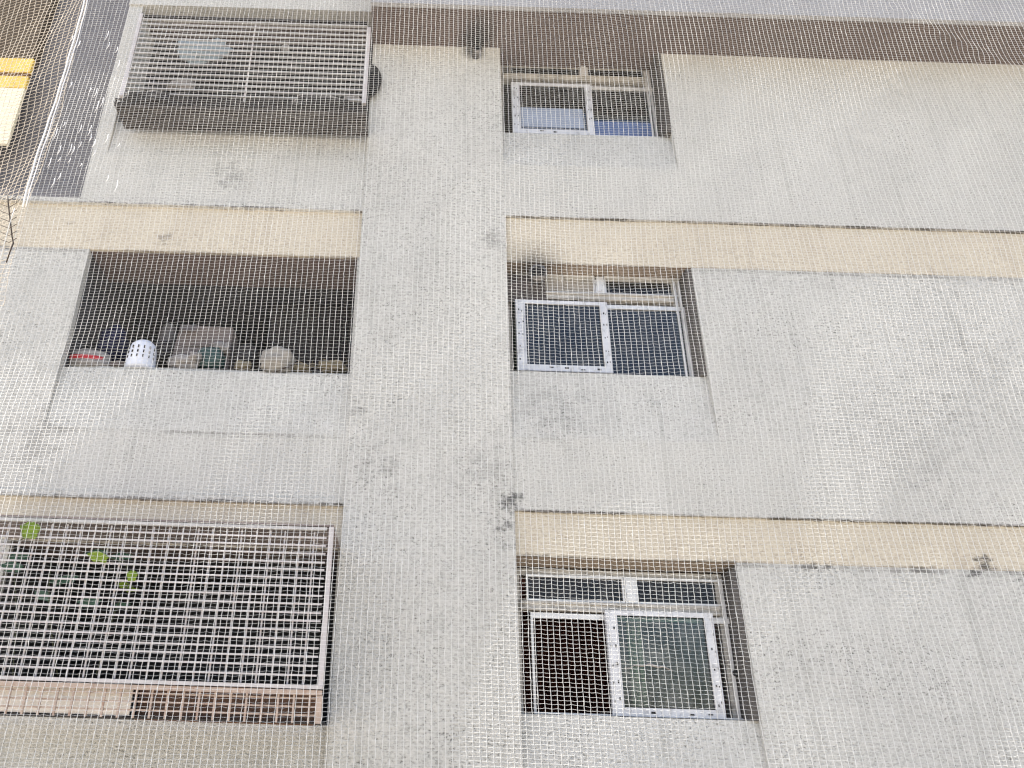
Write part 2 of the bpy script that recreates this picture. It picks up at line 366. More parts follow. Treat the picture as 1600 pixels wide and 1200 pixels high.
# brown ceilings just inside the left openings
for zt, x0 in ((ZT2, XOL), (ZT3, X3L)):
    MB().box(x0, XOR, D+.03, .60, zt-.012, zt-.004).build('balcony_soffit', M['soffit'], B)
# rooms behind the openings: open-fronted boxes
def room(x0, x1, y0, y1, z0, z1, mat, name='room_interior'):
    return MB().add([(x0,y0,z0),(x1,y0,z0),(x1,y1,z0),(x0,y1,z0),(x0,y0,z1),(x1,y0,z1),(x1,y1,z1),(x0,y1,z1)],
                    [(0,1,2,3),(4,7,6,5),(1,5,6,2),(2,6,7,3),(3,7,4,0)]).build(name, mat, B)
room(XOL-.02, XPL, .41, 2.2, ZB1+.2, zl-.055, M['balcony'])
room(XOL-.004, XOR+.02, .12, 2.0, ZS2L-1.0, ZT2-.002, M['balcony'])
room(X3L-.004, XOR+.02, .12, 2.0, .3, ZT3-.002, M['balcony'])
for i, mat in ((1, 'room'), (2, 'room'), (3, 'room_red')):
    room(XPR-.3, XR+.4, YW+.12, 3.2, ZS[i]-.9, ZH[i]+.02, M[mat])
# shell that closes the building: back, right end, roof
sh = MB(); sh.box(XW, XE, 5.9, 6.1, 0, 10.8); sh.box(XE-.15, XE-.002, BK+.01, 5.9, 0, 10.8); sh.box(XEL, XE, .26, 6, 10.5, 10.8)
sh.build('back_wall', M['upper'], B)
# terrace slab and dark side wall left of the top storey
MB().box(XW, XEL-.002, .035, 5.9, ZB1+.05, ZB1+.17).build('terrace_slab', M['darkwall'], B)
MB().box(XW, XEL-.002, .95, 1.15, ZB1+.172, 10.8).build('side_wall', M['darkwall'], B)

# ------------------------------------------------------------------ windows
def frame_ring(mb, x0, x1, z0, z1, y0, y1, wl, wr, wb, wt):
    mb.box(x0, x0+wl, y0, y1, z0, z1); mb.box(x1-wr, x1, y0, y1, z0, z1)
    mb.box(x0+wl, x1-wr, y0+.0015, y1, z0, z0+wb); mb.box(x0+wl, x1-wr, y0+.0015, y1, z1-wt, z1)
def window(i, label, tw, tr_z0, tr_z1, trl, trr, sash, fixed, gl_sash, gl_fix, gl_trl, gl_trr, jambw):
    """tr*: transom panes, sash / fixed: outer rects in photo pixels measured in the window plane"""
    base = Vector((0, 0, 0))
    W = bpy.data.objects.new('window', None); COL.objects.link(W); W.parent = B; W.empty_display_size = .1
    W['label'] = label
    x0, x1, z0, z1 = XPR+.004, XR-.055, ZS[i]-.02, ZH[i]-.002
    # outer frame
    f = MB(); frame_ring(f, x0, x1, z0, z1, YW-.005, YW+.075, .05, jambw, .030, .014 if i == 1 else .045); f.build('frame', M['alu_dirty'], W)
    # grooves of the right hand jamb: three stepped tracks
    j = MB()
    for k, (a, b) in enumerate(((.012, .022), (.050, .020), (.082, .024))):
        if a + b < jambw: j.box(x1-a-b, x1-a, YW-.030+.006*k, YW-.0065, z0+.03, z1-.04)
    j.build('jamb_track', M['alu'], W)
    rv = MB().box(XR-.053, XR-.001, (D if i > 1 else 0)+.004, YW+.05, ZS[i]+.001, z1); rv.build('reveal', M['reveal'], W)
    # transom bar
    tb = MB().box(x0+.05, x1-jambw, YW-.028, YW+.06, tr_z0-.075, tr_z0)
    tb.box(x0+.05, x1-jambw, YW-.040, YW-.0285, tr_z0-.022, tr_z0-.006)
    tb.box(x0+.05, x1-jambw, YW-.036, YW-.0285, tr_z0-.072, tr_z0-.056); tb.build('transom_bar', M['alu_mid'], W)
    # transom lights
    for (a, b), gm in ((trl, gl_trl), (trr, gl_trr)):
        r = MB(); frame_ring(r, a, b, tr_z0+.001, tr_z1, YW-.020, YW+.03, tw, tw, tw, tw*1.3); r.build('transom_frame', M['alu'], W)
        q = MB().box(a+tw-.002, b-tw+.002, YW+.004, YW+.010, tr_z0+tw-.002, tr_z1-tw); q.build('transom_pane', gm, W)
    mu = MB().box(trl[1]+.002, trr[0]-.002, YW-.030, YW+.04, tr_z0+.001, z1-.047 if i > 1 else z1-.016)
    mu.box(trl[1]+.012, trr[0]-.012, YW-.036, YW-.0305, tr_z0+.015, tr_z1-.02); mu.build('mullion', M['alu'], W)
    # sliding sash
    a0, a1, b0, b1 = sash
    sm = bpy.data.objects.new('sash_assembly', None)
    s = MB(); frame_ring(s, a0, a1, b0, b1, YW-.075, YW-.035, .088, .070, .060, .036)
    # raised beads along the stiles
    for xa in (a0+.004, a0+.076): s.box(xa, xa+.008, YW-.081, YW-.0752, b0+.05, b1-.03)
    for xa in (a1-.066, a1-.012): s.box(xa, xa+.008, YW-.081, YW-.0752, b0+.05, b1-.03)
    so = s.build('sash', M['alu_clean'], W)
    MB().box(a0+.086, a1-.068, YW-.058, YW-.052, b0+.058, b1-.034).build('pane', gl_sash, W)
    gk = MB(); frame_ring(gk, a0+.084, a1-.066, b0+.056, b1-.032, YW-.062, YW-.0605, .009, .009, .009, .009); gk.build('gasket', M['rubber'], W)
    # weep holes: small dark slots in pairs
    slots = []; zz = b0 + .10
    while zz < b1 - .06:
        slots += [(xa, xa+.011, YW-.0775, YW-.0755, zz, zz+.017) for xa in (a0+.022, a0+.056)]
        slots += [(xa, xa+.010, YW-.0775, YW-.0755, zz-.01, zz+.006) for xa in (a1-.048, a1-.024)]
        zz += .125
    slots += [(xa, xa+.035, YW-.0755, YW-.0735, b0+.022, b0+.034) for xa in np.arange(a0+.14, a1-.10, .14)]
    for q in slots:
        if random.random() < .22: continue
        dx, dz = random.uniform(-.004, .004), random.uniform(-.012, .012)
        q = (q[0]+dx, q[1]+dx+random.uniform(-.003, .002), q[2], q[3], q[4]+dz, q[5]+dz+random.uniform(-.004, .004))
        MB().box(*q).build('drain_slot', M['rubber'], W)
    # second leaf
    a0, a1, b0, b1 = fixed
    s = MB(); frame_ring(s, a0, a1, b0, b1, YW-.030, YW-.002, .018, .018, .012, .040); s.build('inner_sash', M['alu'], W)
    if gl_fix is not None:
        MB().box(a0+.017, a1-.017, YW-.016, YW-.011, b0+.011, b1-.038).build('pane', gl_fix, W)
    return W
def wr(u0, v0, u1, v1, y): return rect(u0, v0, u1, v1, y)
def zr(u, v): return Zp(u, v, YW)
W1 = window(1, 'top window whose panes mirror a blue sky', .008, zr(860,120), zr(860,104), (Xp(796,112,YW), Xp(905,112,YW)), (Xp(917,114,YW), Xp(1024,114,YW)),
       wr(800,130,926,209,YW-.075), wr(922,136,1030,213,YW-.03), M['glass_sky'], M['glass_sky'], M['glass_dark'], M['glass_dark'], .075)
for (u0, v0, u1, v1, mt, yf) in ((814, 169, 911, 199, 'film', YW-.060), (928, 191, 1021, 212, 'film_blue', YW-.0185)):  # added panels: bright sky reflection painted over the lower panes
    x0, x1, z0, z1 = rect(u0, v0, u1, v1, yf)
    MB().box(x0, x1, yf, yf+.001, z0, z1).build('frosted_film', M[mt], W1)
window(2, 'middle window with a flue through its boarded transom', .012, zr(880,459), zr(880,431), (Xp(806,446,YW), Xp(929,446,YW)), (Xp(944,447,YW), Xp(1066,447,YW)),
       wr(807,470,953,580,YW-.075), wr(945,478,1078,588,YW-.03), M['glass_blue'], M['glass_blue'], M['board'], M['glass_dark'], .085)
W3 = window(3, 'lower window with its left half slid open', .014, zr(900,941), zr(900,900), (Xp(822,920,YW), Xp(974,920,YW)), (Xp(992,922,YW), Xp(1142,922,YW)),
       wr(952,956,1124,1121,YW-.075), wr(832,962,1160,1120,YW-.03), M['glass_green'], None, M['glass_dark'], M['glass_dark'], .062)
# details of the lower window: curtain edge behind the glass, tape on the pane, lock knob
cx = Xp(993, 1040, YW+.2)
cm = MB()
for k in range(6):
    cm.box(cx-.05+.02*k, cx-.032+.02*k, YW+.17+.02*(k % 2), YW+.185+.02*(k % 2), ZS[3]+.02, Zp(990,965,YW))
cm.build('curtain', M['shelf_board'], W3)
tq = [P(976 + k*7.5, 1044 - 5*math.sin(k*.33) + 1.5*math.sin(k*2.1) + (.35*(k-5) if k > 5 else 0), YW-.0625) for k in range(11)]
MB().tube(tq, [.002, .005, .004, .008, .006, .009, .011, .010, .008, .006, .002], 6).build('tape', M['pale_plastic'], W3, smooth=True)
q = P(1150, 1052, YW-.03)
MB().lathe((q.x, YW-.06, q.z), [(.022, 0), (.026, .01), (.026, .03), (.018, .05)], 14, axis='y').build('lock_knob', M['rubber'], W3)

# ------------------------------------------------------------------ neighbouring sheet and brown wall at the far left
yb = .55
NB = thing('brown_wall', 'olive brown wall above a yellow sheet at the far upper left corner', 'wall', (Xp(-60,200,yb), yb, ZB1+.17))
xa, xb = XW+.2, Xp(74, 40, .88)
MB().box(xa, xb, .80, .945, Zp(40,92,.8), 10.6).build('wall_face', M['brownwall'], NB)
MB().box(xa, xb-.10, .82, .944, ZB1+.175, Zp(40,92,.8)-.002).build('wall_foot', M['darkwall'], NB)
YY = .70
SH = thing('yellow_cream_sheet', 'sunny yellow and cream ribbed sheet below the brown wall, far left', 'sheet', (Xp(0,225,YY), YY, Zp(20,226,YY)))
xr_ = Xp(32, 157, YY); xl_ = XW+.3
for (va, vb, mt, nm, yo) in ((91, 112, 'yellow', 'top_band', 0), (112.5, 118, 'brownstrip', 'seam_strip', .012), (118.5, 136, 'yellow', 'middle_band', .004)):
    MB().box(xl_, xr_, YY+yo, YY+.05, Zp(25,vb,YY), Zp(25,va,YY)).build(nm, M[mt], SH)
zz0, zz1 = Zp(25,224,YY), Zp(25,136.5,YY)
n = 9
for k in range(n):
    z0 = zz0 + (zz1-zz0)*k/n; z1 = zz0 + (zz1-zz0)*(k+1)/n
    MB().prof(xl_, xr_, [(YY+.01, z0+.001), (YY, (z0+z1)/2), (YY+.01, z1-.001), (YY+.05, z1-.001), (YY+.05, z0+.001)]).build('rib', M['creamsheet'], SH)

# ------------------------------------------------------------------ white grille cage, lower left balcony
YG = -0.62
xg0, xg1 = X3L-.03, Xp(514, 940, YG)
zg1, zgm, zg0 = Zp(300, 822, YG), Zp(300, 1064, YG), Zp(300, 1122, YG)
G = thing('window_cage', 'white steel grille cage closing the lower left balcony with leaves growing through', 'window cage', ((xg0+xg1)/2, YG, zg0))
MB().box(xg1-.032, xg1, YG-.02, YG+.02, zgm-.02, zg1+.02).build('post', M['white_paint'], G)
MB().box(xg0, xg0+.045, YG-.02, YG+.02, zg0, zg1+.02).build('post', M['white_paint'], G)
MB().box(xg0+.046, xg1-.046, YG-.018, YG+.018, zg1-.004, zg1+.016).build('top_rail', M['grey_bar'], G)
MB().box(xg0+.046, xg1-.002, YG-.022, YG+.018, zgm-.026, zgm-.004).build('bottom_rail', M['white_paint'], G)
MB().box(xg0+.02, xg1-.004, YG-.016, YG+.016, zgm-.062, zgm-.034).build('tray_rail', M['rusty_white'], G)
MB().box(xg0, xg1, YG-.02, .03, zg1+.022, zg1+.034).build('roof_sheet', M['roof_sheet'], G)
nb = 18
hb = MB().box(xg0+.046, xg1-.046, -.006, .004, -.0056, .0056)
hmesh = None
for k in range(1, nb):
    z = zg1 - (zg1 - zgm) * k / nb
    if hmesh is None:
        o = hb.build('horizontal_bar', M['white_paint'], G); hmesh = o.data
    else:
        o = link('horizontal_bar', hmesh, G)
    o.location = (0, YG-.004, z + random.uniform(-.003, .003))
nv = 25; vmesh = None
for k in range(1, nv):
    x = xg0 + .02 + (xg1-.03 - xg0-.02) * k / nv
    if vmesh is None:
        o = MB().box(-.0050, .0050, -.005, .005, zgm, zg1-.012).build('vertical_bar', M['white_paint'], G); vmesh = o.data
    else: o = link('vertical_bar', vmesh, G)
    o.location = (x + random.uniform(-.004, .004), YG+.012, 0)
# tray below: bars, pale board behind its left part, rails
tmesh = None
for k in range(0, nv):
    x = xg0 + .045 + (xg1-.03 - xg0-.045) * (k+.5) / nv
    if tmesh is None:
        o = MB().box(-.006, .006, -.006, .006, zg0-.01, zgm-.035).build('tray_bar', M['rusty_white'], G); tmesh = o.data
    else: o = link('tray_bar', tmesh, G)
    o.location = (x, YG+.004, 0); o.rotation_euler = (0, random.uniform(-.02, .02), 0) if False else (0, 0, 0)
for k in range(3):
    z = zg0 + (zgm-.05 - zg0) * (k+.75) / 3.4
    MB().box(xg0+.046, xg1-.01, YG+.011, YG+.020, z-.005, z+.005).build('tray_rail', M['rusty_white'], G)
MB().box(xg1-.040, xg1, YG-.010, YG+.02, zg0-.01, zgm-.064).build('tray_post', M['rusty_white'], G)
xb1 = Xp(203, 1092, YG+.03)
MB().box(xg0+.05, xb1, YG+.060, YG+.075, zg0+.004, zgm-.045).build('board', M['shelf_board'], G)
MB().box(xb1+.01, xg1-.05, YG+.18, YG+.20, zg0-.02, zgm-.02).build('back_board', M['brown_wood'], G)
MB().box(xg0, xg1, YG+.045, .0, zg0-.012, zg0-.002).build('tray_floor', M['dark_steel'], G)

# plant climbing behind / through the grille
def leaf_mesh(mb, c, w, h, tilt, yaw, lobes=5, curl=.25):
    n = 22; pts = []
    for k in range(n):
        a = 2*math.pi*k/n
        r = 1 + .13*math.cos(lobes*a) + .05*math.cos(13*a+c[0]*9) - (.32 if k == 0 else .12 if k in (1, n-1) else 0)
        pts.append((r*math.sin(a)*w/2, r*math.cos(a)*h/2))
    ct, st, cy, sy = math.cos(tilt), math.sin(tilt), math.cos(yaw), math.sin(yaw)
    def T(x, z, d):
        y = d; x, y = x*cy - y*sy, x*sy + y*cy
        y, z = y*ct - z*st, y*st + z*ct
        return (c[0]+x, c[1]+y, c[2]+z)
    th = .0025
    vs = [T(0, 0, 0)] + [T(x*.55, z*.55, curl*.12*w) for x, z in pts] + [T(x, z, -curl*.3*w*abs(x)/w*2 - .02*h) for x, z in pts]
    m_ = len(vs); vs += [(x, y+th, z) for x, y, z in vs]
    fs = []
    for k in range(n):
        k2 = (k+1) % n
        fs += [(0, 1+k, 1+k2), (1+k, 1+n+k, 1+n+k2, 1+k2)]
        fs += [(m_, m_+1+k2, m_+1+k), (m_+1+k, m_+1+k2, m_+1+n+k2, m_+1+n+k)]
        fs.append((1+n+k, m_+1+n+k, m_+1+n+k2, 1+n+k2))
    mb.add(vs, fs)
pb = P(120, 1050, .05)
PL = thing('climbing_plant', 'yellow-green broad leaved plant poking through the white lower left grille', 'plant', pb)
def leaf(u, v, wpx, hpx, Y, mat, tilt=.3, yaw=0.):
    c = P(u, v, Y); s = (P(u+wpx, v, Y) - c).length; s2 = (P(u, v+hpx, Y) - c).length
    mb = MB(); leaf_mesh(mb, c, s, s2, tilt, yaw); mb.build('leaf', M[mat], PL, smooth=True)
leaf(48, 828, 29, 28, YG-.05, 'leaf', .25, .1)
leaf(155, 869, 34, 20, YG-.045, 'leaf', .7, -.2); leaf(151, 863, 36, 14, YG+.03, 'leaf_dark', .9, .2)
leaf(190, 868, 36, 14, YG+.05, 'leaf_dark', .9, .1)
leaf(206, 899, 16, 18, YG-.035, 'leaf', .3, .4); leaf(196, 914, 26, 13, YG+.03, 'leaf', .8, -.2); leaf(206, 921, 20, 9, YG+.02, 'leaf', .9, .2)
leaf(30, 868, 30, 16, YG+.09, 'leaf_dark', .8, .3); leaf(20, 885, 34, 18, YG+.12, 'leaf_dark', .5, 0); leaf(100, 905, 40, 16, YG+.15, 'leaf_dark', .8, .4); leaf(70, 930, 36, 18, YG+.16, 'leaf_dark', .5, -.4)
leaf(140, 940, 34, 18, YG+.17, 'leaf_dark', .6, .2); leaf(190, 945, 26, 12, YG+.08, 'leaf_dark', .8, .2)
for pts in ([(20,1055),(26,960),(22,890),(30,845),(48,835)], [(90,1055),(76,960),(77,905),(80,880)], [(150,1055),(178,960),(190,930),(204,905),(196,880),(160,868)]):
    MB().tube([P(u, v, YG+.07 - .10*i/len(pts)) for i, (u, v) in enumerate(pts)], .004, 6).build('stem', M['stem'], PL, smooth=True)

# ------------------------------------------------------------------ barred cage, upper left balcony
YA = -0.12
xa0, xa1 = Xp(203, 90, YA), Xp(575, 105, YA)
za1, za0 = Zp(400, 34, YA), Zp(400, 158, YA)
A = thing('balcony_cage', 'white barred cage with sooty hanging tray on the upper left balcony', 'balcony cage', ((xa0+xa1)/2, YA, za0))
MB().box(xa1-.038, xa1+.005, YA-.02, YA+.02, za0, za1-.05).build('post', M['white_paint'], A)
MB().box(xa0-.005, xa0+.035, YA-.02, YA+.02, za0, za1+.05).build('post', M['white_paint'], A)
MB().box((xa0+xa1)/2-.0, (xa0+xa1)/2+.014, YA+.004, YA+.02, za0, za1).build('post', M['white_paint'], A)
nb = 16; am = None
for k in range(nb):
    z = za1 - (za1-za0)*(k+.3)/nb
    if am is None:
        o = MB().box(xa0+.036, xa1-.040, -.008, .008, -.0065, .0065).build('bar', M['grey_bar'], A); am = o.data
    else: o = link('bar', am, A)
    o.location = (0, YA-.004, z)
MB().box(xa0+.036, xa1-.04, YA-.01, YA+.01, za1+.015, za1+.04).build('bar', M['dark_steel'], A)
YT = -0.34
xt0, xt1 = Xp(177, 168, YT), Xp(573, 185, YT); zt0 = Zp(380, 207, YA+.10); zt1 = zt0 + .07
MB().box(xt0, xt1, YT, YA+.10, zt0+.006, zt0+.012).build('tray_floor', M['dark_steel'], A)
for y in np.linspace(YT+.01, YA+.09, 9):
    MB().box(xt0, xt1, y-.005, y+.005, zt0-.008, zt0+.004).build('floor_bar', M['tray_grey'], A)
MB().box(xt0+.02, xt1-.02, YA+.03, YA+.045, zt0+.008, za0+.06).build('tray_back', M['dark_steel'], A)
for k, z in enumerate(np.linspace(zt0+.024, zt1, 2)):
    MB().box(xt0, xt1, YT-.006, YT+.006, z-.007, z+.007).build('tray_bar', M['dark_steel'], A)
tm = None
for x in np.linspace(xt0+.006, xt1-.006, 15):
    if tm is None:
        o = MB().box(-.006, .006, YT+.0065, YT+.014, zt0+.008, zt1+.008).build('tray_upright', M['dark_steel'], A); tm = o.data
    else: o = link('tray_upright', tm, A)
    o.location.x = x
for x in (xt0, xt1-.012):
    for z in (zt0+.012, zt1-.002):
        MB().box(x, x+.012, YT+.015, YA+.028, z-.006, z+.006).build('tray_side', M['dark_steel'], A)
# soot-dark goods kept in the tray
def crumple(mb, c, sx, sy, sz, seed, n=32, m_=18, amp=.25):
    vs = []; fs = []
    for i in range(m_+1):
        th = math.pi*i/m_
        for k in range(n):
            ph = 2*math.pi*k/n
            d = Vector((math.sin(th)*math.cos(ph), math.sin(th)*math.sin(ph), math.cos(th)))
            r = 1 + amp*mnoise.noise(d*1.6+Vector((seed, seed*2.1, 0))) + amp*.5*mnoise.noise(d*4.5+Vector((seed, 0, 3))) - amp*.75*abs(mnoise.noise(Vector((d.x*5, d.y*5, d.z*2.2))+Vector((0, seed, seed))))
            s = Vector((abs(d.x)**.75*math.copysign(1, d.x), abs(d.y)**.75*math.copysign(1, d.y), abs(d.z)**.75*math.copysign(1, d.z)))
            vs.append((c[0]+s.x*sx*r, c[1]+s.y*sy*r, c[2]+s.z*sz*r))
    for i in range(m_):
        for k in range(n):
            fs.append((i*n+k, i*n+(k+1) % n, (i+1)*n+(k+1) % n, (i+1)*n+k))
    mb.add(vs, fs)
def lump(name, label, cat, u, v, wpx, hpx, Y, mat, seed, depth=.10, amp=.25, group=None):
    c = P(u, v, Y); sx = (P(u+wpx/2, v, Y)-c).length; sz = (P(u, v+hpx/2, Y)-c).length
    T = thing(name, label, cat, (c.x, c.y, c.z-sz), group)
    mb = MB(); crumple(mb, c, sx, depth, sz, seed, amp=amp); mb.build('body', mat, T, smooth=True)
    return T, c, sx, sz
lump('dark_bundle', 'dark sooty bundle at the left end of the upper cage tray', 'bundle', 235, 158, 80, 22, -.16, M['dark_steel'], 3)
lump('dark_bundle', 'dark sooty bundle at the right end of the upper cage tray', 'bundle', 500, 166, 90, 22, -.16, M['dark_steel'], 5)
lump('pale_blue_cloth', 'pale blue cloth hanging behind the bars of the upper cage', 'cloth', 316, 78, 72, 30, .02, M['cloth_blue'], 8, .03, .55)
lump('pale_bag', 'small pale bag lying low behind the upper cage bars', 'bag', 285, 134, 44, 12, .0, M['pale_plastic'], 11, .05)
lump('small_pale_packet', 'small pale pointed packet behind the upper cage bars', 'packet', 446, 77, 14, 12, .0, M['pale_plastic'], 15, .03)
lump('grey_packet', 'greyish packet at the lower right corner of the upper cage', 'packet', 550, 158, 32, 11, -.02, M['pale_plastic'], 18, .04)
c = P(584, 131, -.02)
T = thing('round_basket', 'dark round basket hung beside the upper cage right post', 'basket', (c.x, c.y, c.z-.2))
MB().lathe((c.x-.05, -.06, c.z), [(.05, -.03), (.15, -.025), (.165, 0), (.16, .02), (.10, .035), (.02, .04)], 28, sx=.75, sy=1.35, axis='y').build('bowl', M['soot'], T, smooth=True)
rim = [(c.x-.05+.165*.75*math.cos(q), -.062, c.z+.165*1.35*math.sin(q)) for q in np.linspace(0, 2*math.pi, 32)]
MB().tube(rim, .008, 6, caps=False).build('rim', M['dark_steel'], T, smooth=True)

# ------------------------------------------------------------------ flue pipes
def flue(name, label, top, tip, r):
    d = (Vector(tip)-Vector(top))
    T = thing(name, label, 'flue pipe', tip)
    MB().tube([top, Vector(top)+d*.6, Vector(top)+d*.8+Vector((.0, 0, -.01)), tip], r, 18).build('pipe', M['flue'], T, smooth=True)
    t2 = Vector(tip); dn = d.normalized()
    MB().tube([t2-dn*.012, t2+dn*.003], r*1.12, 18).build('collar', M['flue'], T, smooth=True)
    MB().tube([t2+dn*.0035, t2+dn*.006], r*.86, 18).build('mouth', M['soot'], T)
    return T
a = P(838, 436, YW); b = P(843, 462, .02)
flue('flue_pipe', 'sooty round flue poking out of the middle window transom', (a.x, YW-.01, a.z), (b.x, .04, a.z-.06), .075)
flue('flue_pipe', 'short sooty flue at the pillar top under the brown soffit', (flue_f1.x, .02, flue_f1.z-.06), (flue_f1.x+.01, -.13, flue_f1.z-.10), .045)

x0, x1, z0, z1 = rect(800, 432, 852, 474, YW-.03)
MB().box(XPR+.008, x1, YW-.047, YW-.043, z0, z1).build('soot_plate', M['sooty_alu'], B)
# ------------------------------------------------------------------ clutter on the middle left balcony parapet
ys = .26
def on_sill(u): return P(u, 580, .20)
zs = Zp(320, 578, .24) - .02
MB().box(XOL+.002, XOR-.002, .185, .395, ZS2L-.002, zs-.001).build('parapet_ledge', M['parapet'], B)
c = P(138, 566, ys); T = thing('tub', 'pale upturned tub with a red band on the balcony parapet, far left', 'tub', (c.x, ys, zs))
w = (P(175, 566, ys)-c).length
MB().lathe((c.x, ys, zs), [(w, 0), (w, .06), (w*.97, .065), (w*.93, .11), (w*.82, .15), (w*.6, .168), (w*.1, .17)], 28, sy=.5).build('body', M['pale_plastic'], T, smooth=True)
MB().lathe((c.x-.02, ys-.004, zs), [(w*.99, .056), (w*1.0, .058), (w*1.0, .092), (w*.98, .095)], 28, sy=.515).build('band', M['red'], T, smooth=True)
c = P(222, 556, ys); T = thing('laundry_basket', 'white perforated plastic basket upturned on the balcony parapet', 'basket', (c.x, ys, zs))
w = (P(245, 556, ys)-c).length
MB().lathe((c.x, ys, zs), [(w, 0), (w*1.02, .03), (w*.98, .11), (w*.93, .19), (w*.8, .25), (w*.5, .285), (w*.1, .29)], 28, sy=.9).build('body', M['white_plastic'], T, smooth=True)
for k in range(7):
    q = math.radians(200 + k*23)
    for zz_ in (.10, .145, .19):
        x, y = w*1.0*math.cos(q), w*.9*math.sin(q)
        mb = MB(); mb.tube([(c.x+x*.995, ys+y*.995, zs+zz_-.012), (c.x+x*.985, ys+y*.985, zs+zz_+.012)], .007, 6); mb.build('slot', M['dark_steel'], T)
lump('blue_bundle', 'navy blue cloth bundle in the dark behind the white basket', 'bundle', 178, 540, 44, 50, .55, M['blue'], 21, .15)
c = P(320, 528, .50); T = thing('cardboard_box', 'crumpled pinkish cardboard box behind the clutter on the middle balcony', 'box', (c.x, .5, zs))
x0, x1 = Xp(277, 528, .5), Xp(364, 528, .5); z0, z1 = Zp(320, 548, .5), Zp(320, 513, .5)
MB().box(x0, x1, .46, .70, zs-.05, z0+.02).build('base', M['card'], T)
MB().add([(x0, .46, z0+.022), (x0+.2, .44, z0+.03), (x1, .46, z0+.022), (x0+.03, .45, z1), (x0+.21, .42, z1-.02), (x1, .45, z1-.012),
          (x0, .70, z0+.022), (x1, .70, z0+.022), (x1, .69, z1), (x0+.03, .69, z1+.01)],
         [(0,1,4,3), (1,2,5,4), (2,7,8,5), (0,3,9,6), (7,6,9,8), (3,4,5,8,9), (0,6,7,2,1)]).build('body', M['card'], T)
MB().add([(x0+.03, .448, z1+.002), (x0+.21, .418, z1-.018), (x0+.20, .36, z1-.10), (x0+.05, .37, z1-.09), (x0+.03, .452, z1+.006), (x0+.21, .422, z1-.014), (x0+.20, .364, z1-.096), (x0+.05, .374, z1-.086)],
         [(0,1,2,3), (7,6,5,4), (0,4,5,1), (1,5,6,2), (2,6,7,3), (3,7,4,0)]).build('flap', M['card'], T)
lump('green_bottle_bag', 'dark teal plastic bag slumped in front of the cardboard box', 'bag', 330, 562, 44, 34, .34, M['teal'], 27, .09)
lump('grey_rag', 'grey crumpled rag between white basket and teal bag', 'rag', 290, 567, 50, 22, .28, M['pale_plastic'], 31, .07, .35)
lump('dark_rag', 'small brownish rag right of the teal bag', 'rag', 380, 572, 26, 14, .27, M['straw'], 34, .05, .35)
T, c, sx, sz = lump('cloth_sack', 'round pale beige sack bulging over the balcony parapet', 'sack', 433, 566, 54, 40, .20, M['sack'], 37, .13, .24)
MB().tube([P(425, 583, .10), P(440, 577, .085), P(456, 571, .10), P(463, 566, .14)], .006, 6).build('cord', M['dark_rope'], T, smooth=True)
T = thing('straw_bundle', 'dry straw and twigs heaped at the right end of the middle balcony', 'straw', (P(520, 580, .2).x, .2, zs))
mb = MB(); crumple(mb, P(520, 573, .25), .12, .07, .05, 41, amp=.4); mb.build('heap', M['straw'], T, smooth=True)
for k in range(26):
    u = random.uniform(468, 548); v = random.uniform(566, 584); a = P(u, v, random.uniform(.12, .3)); dv = Vector((random.uniform(-.12, .12), random.uniform(-.05, .03), random.uniform(-.03, .06)))
    MB().tube([a, a+dv*.5+Vector((0, 0, .01)), a+dv], .003, 4).build('straw_stalk', M['straw'], T)
for (nm, lb, ct, u, v, w_, h_, y_, mt, sd, am) in (
    ('grey_pot', 'small dark grey pot at the back between blue bundle and box', 'pot', 255, 548, 26, 30, .5, 'dark_steel', 51, .15),
    ('pale_pouch', 'small pale crumpled pouch lying left of the teal bag', 'pouch', 305, 559, 20, 14, .24, 'pale_plastic', 53, .4),
    ('dark_sack', 'dark slumped sack between the teal bag and the round sack', 'sack', 385, 556, 34, 36, .45, 'dark_steel', 57, .3),
    ('dark_bucket', 'dark bucket shape at the back left of the cardboard box', 'bucket', 262, 528, 24, 44, .7, 'tray_grey', 61, .12),
    ('grey_cloth', 'grey cloth draped over the lower front of the cardboard box', 'cloth', 345, 545, 30, 18, .42, 'pale_plastic', 63, .5),
    ('brown_packet', 'small brown packet in front of the navy bundle', 'packet', 185, 571, 26, 10, .22, 'card', 67, .4),
    ('tan_rag', 'tan rag lying just right of the round beige sack', 'rag', 470, 576, 30, 10, .24, 'straw', 59, .4)):
    lump(nm, lb, ct, u, v, w_, h_, y_, M[mt], sd, .06, am)

# bamboo screen standing in the right part of the balcony
T = thing('reed_screen', 'dark upright reed screen at the back right of the middle balcony', 'screen', (P(480, 580, .75).x, .75, ZS2L-.6))
x0, x1 = Xp(425, 500, .75), Xp(556, 500, .75); rm = None
for k in range(30):
    if rm is None:
        o = MB().tube([(0, 0, ZS2L-.6), (0, 0, ZT2-.12)], .012, 6).build('reed', M['dark_steel'], T); rm = o.data
    else: o = link('reed', rm, T)
    o.matrix_parent_inverse = Matrix.Translation(-Vector(T.location))
    o.location = (x0 + (x1-x0)*(k+random.uniform(-.2, .2))/29, .75+random.uniform(-.01, .01), 0)

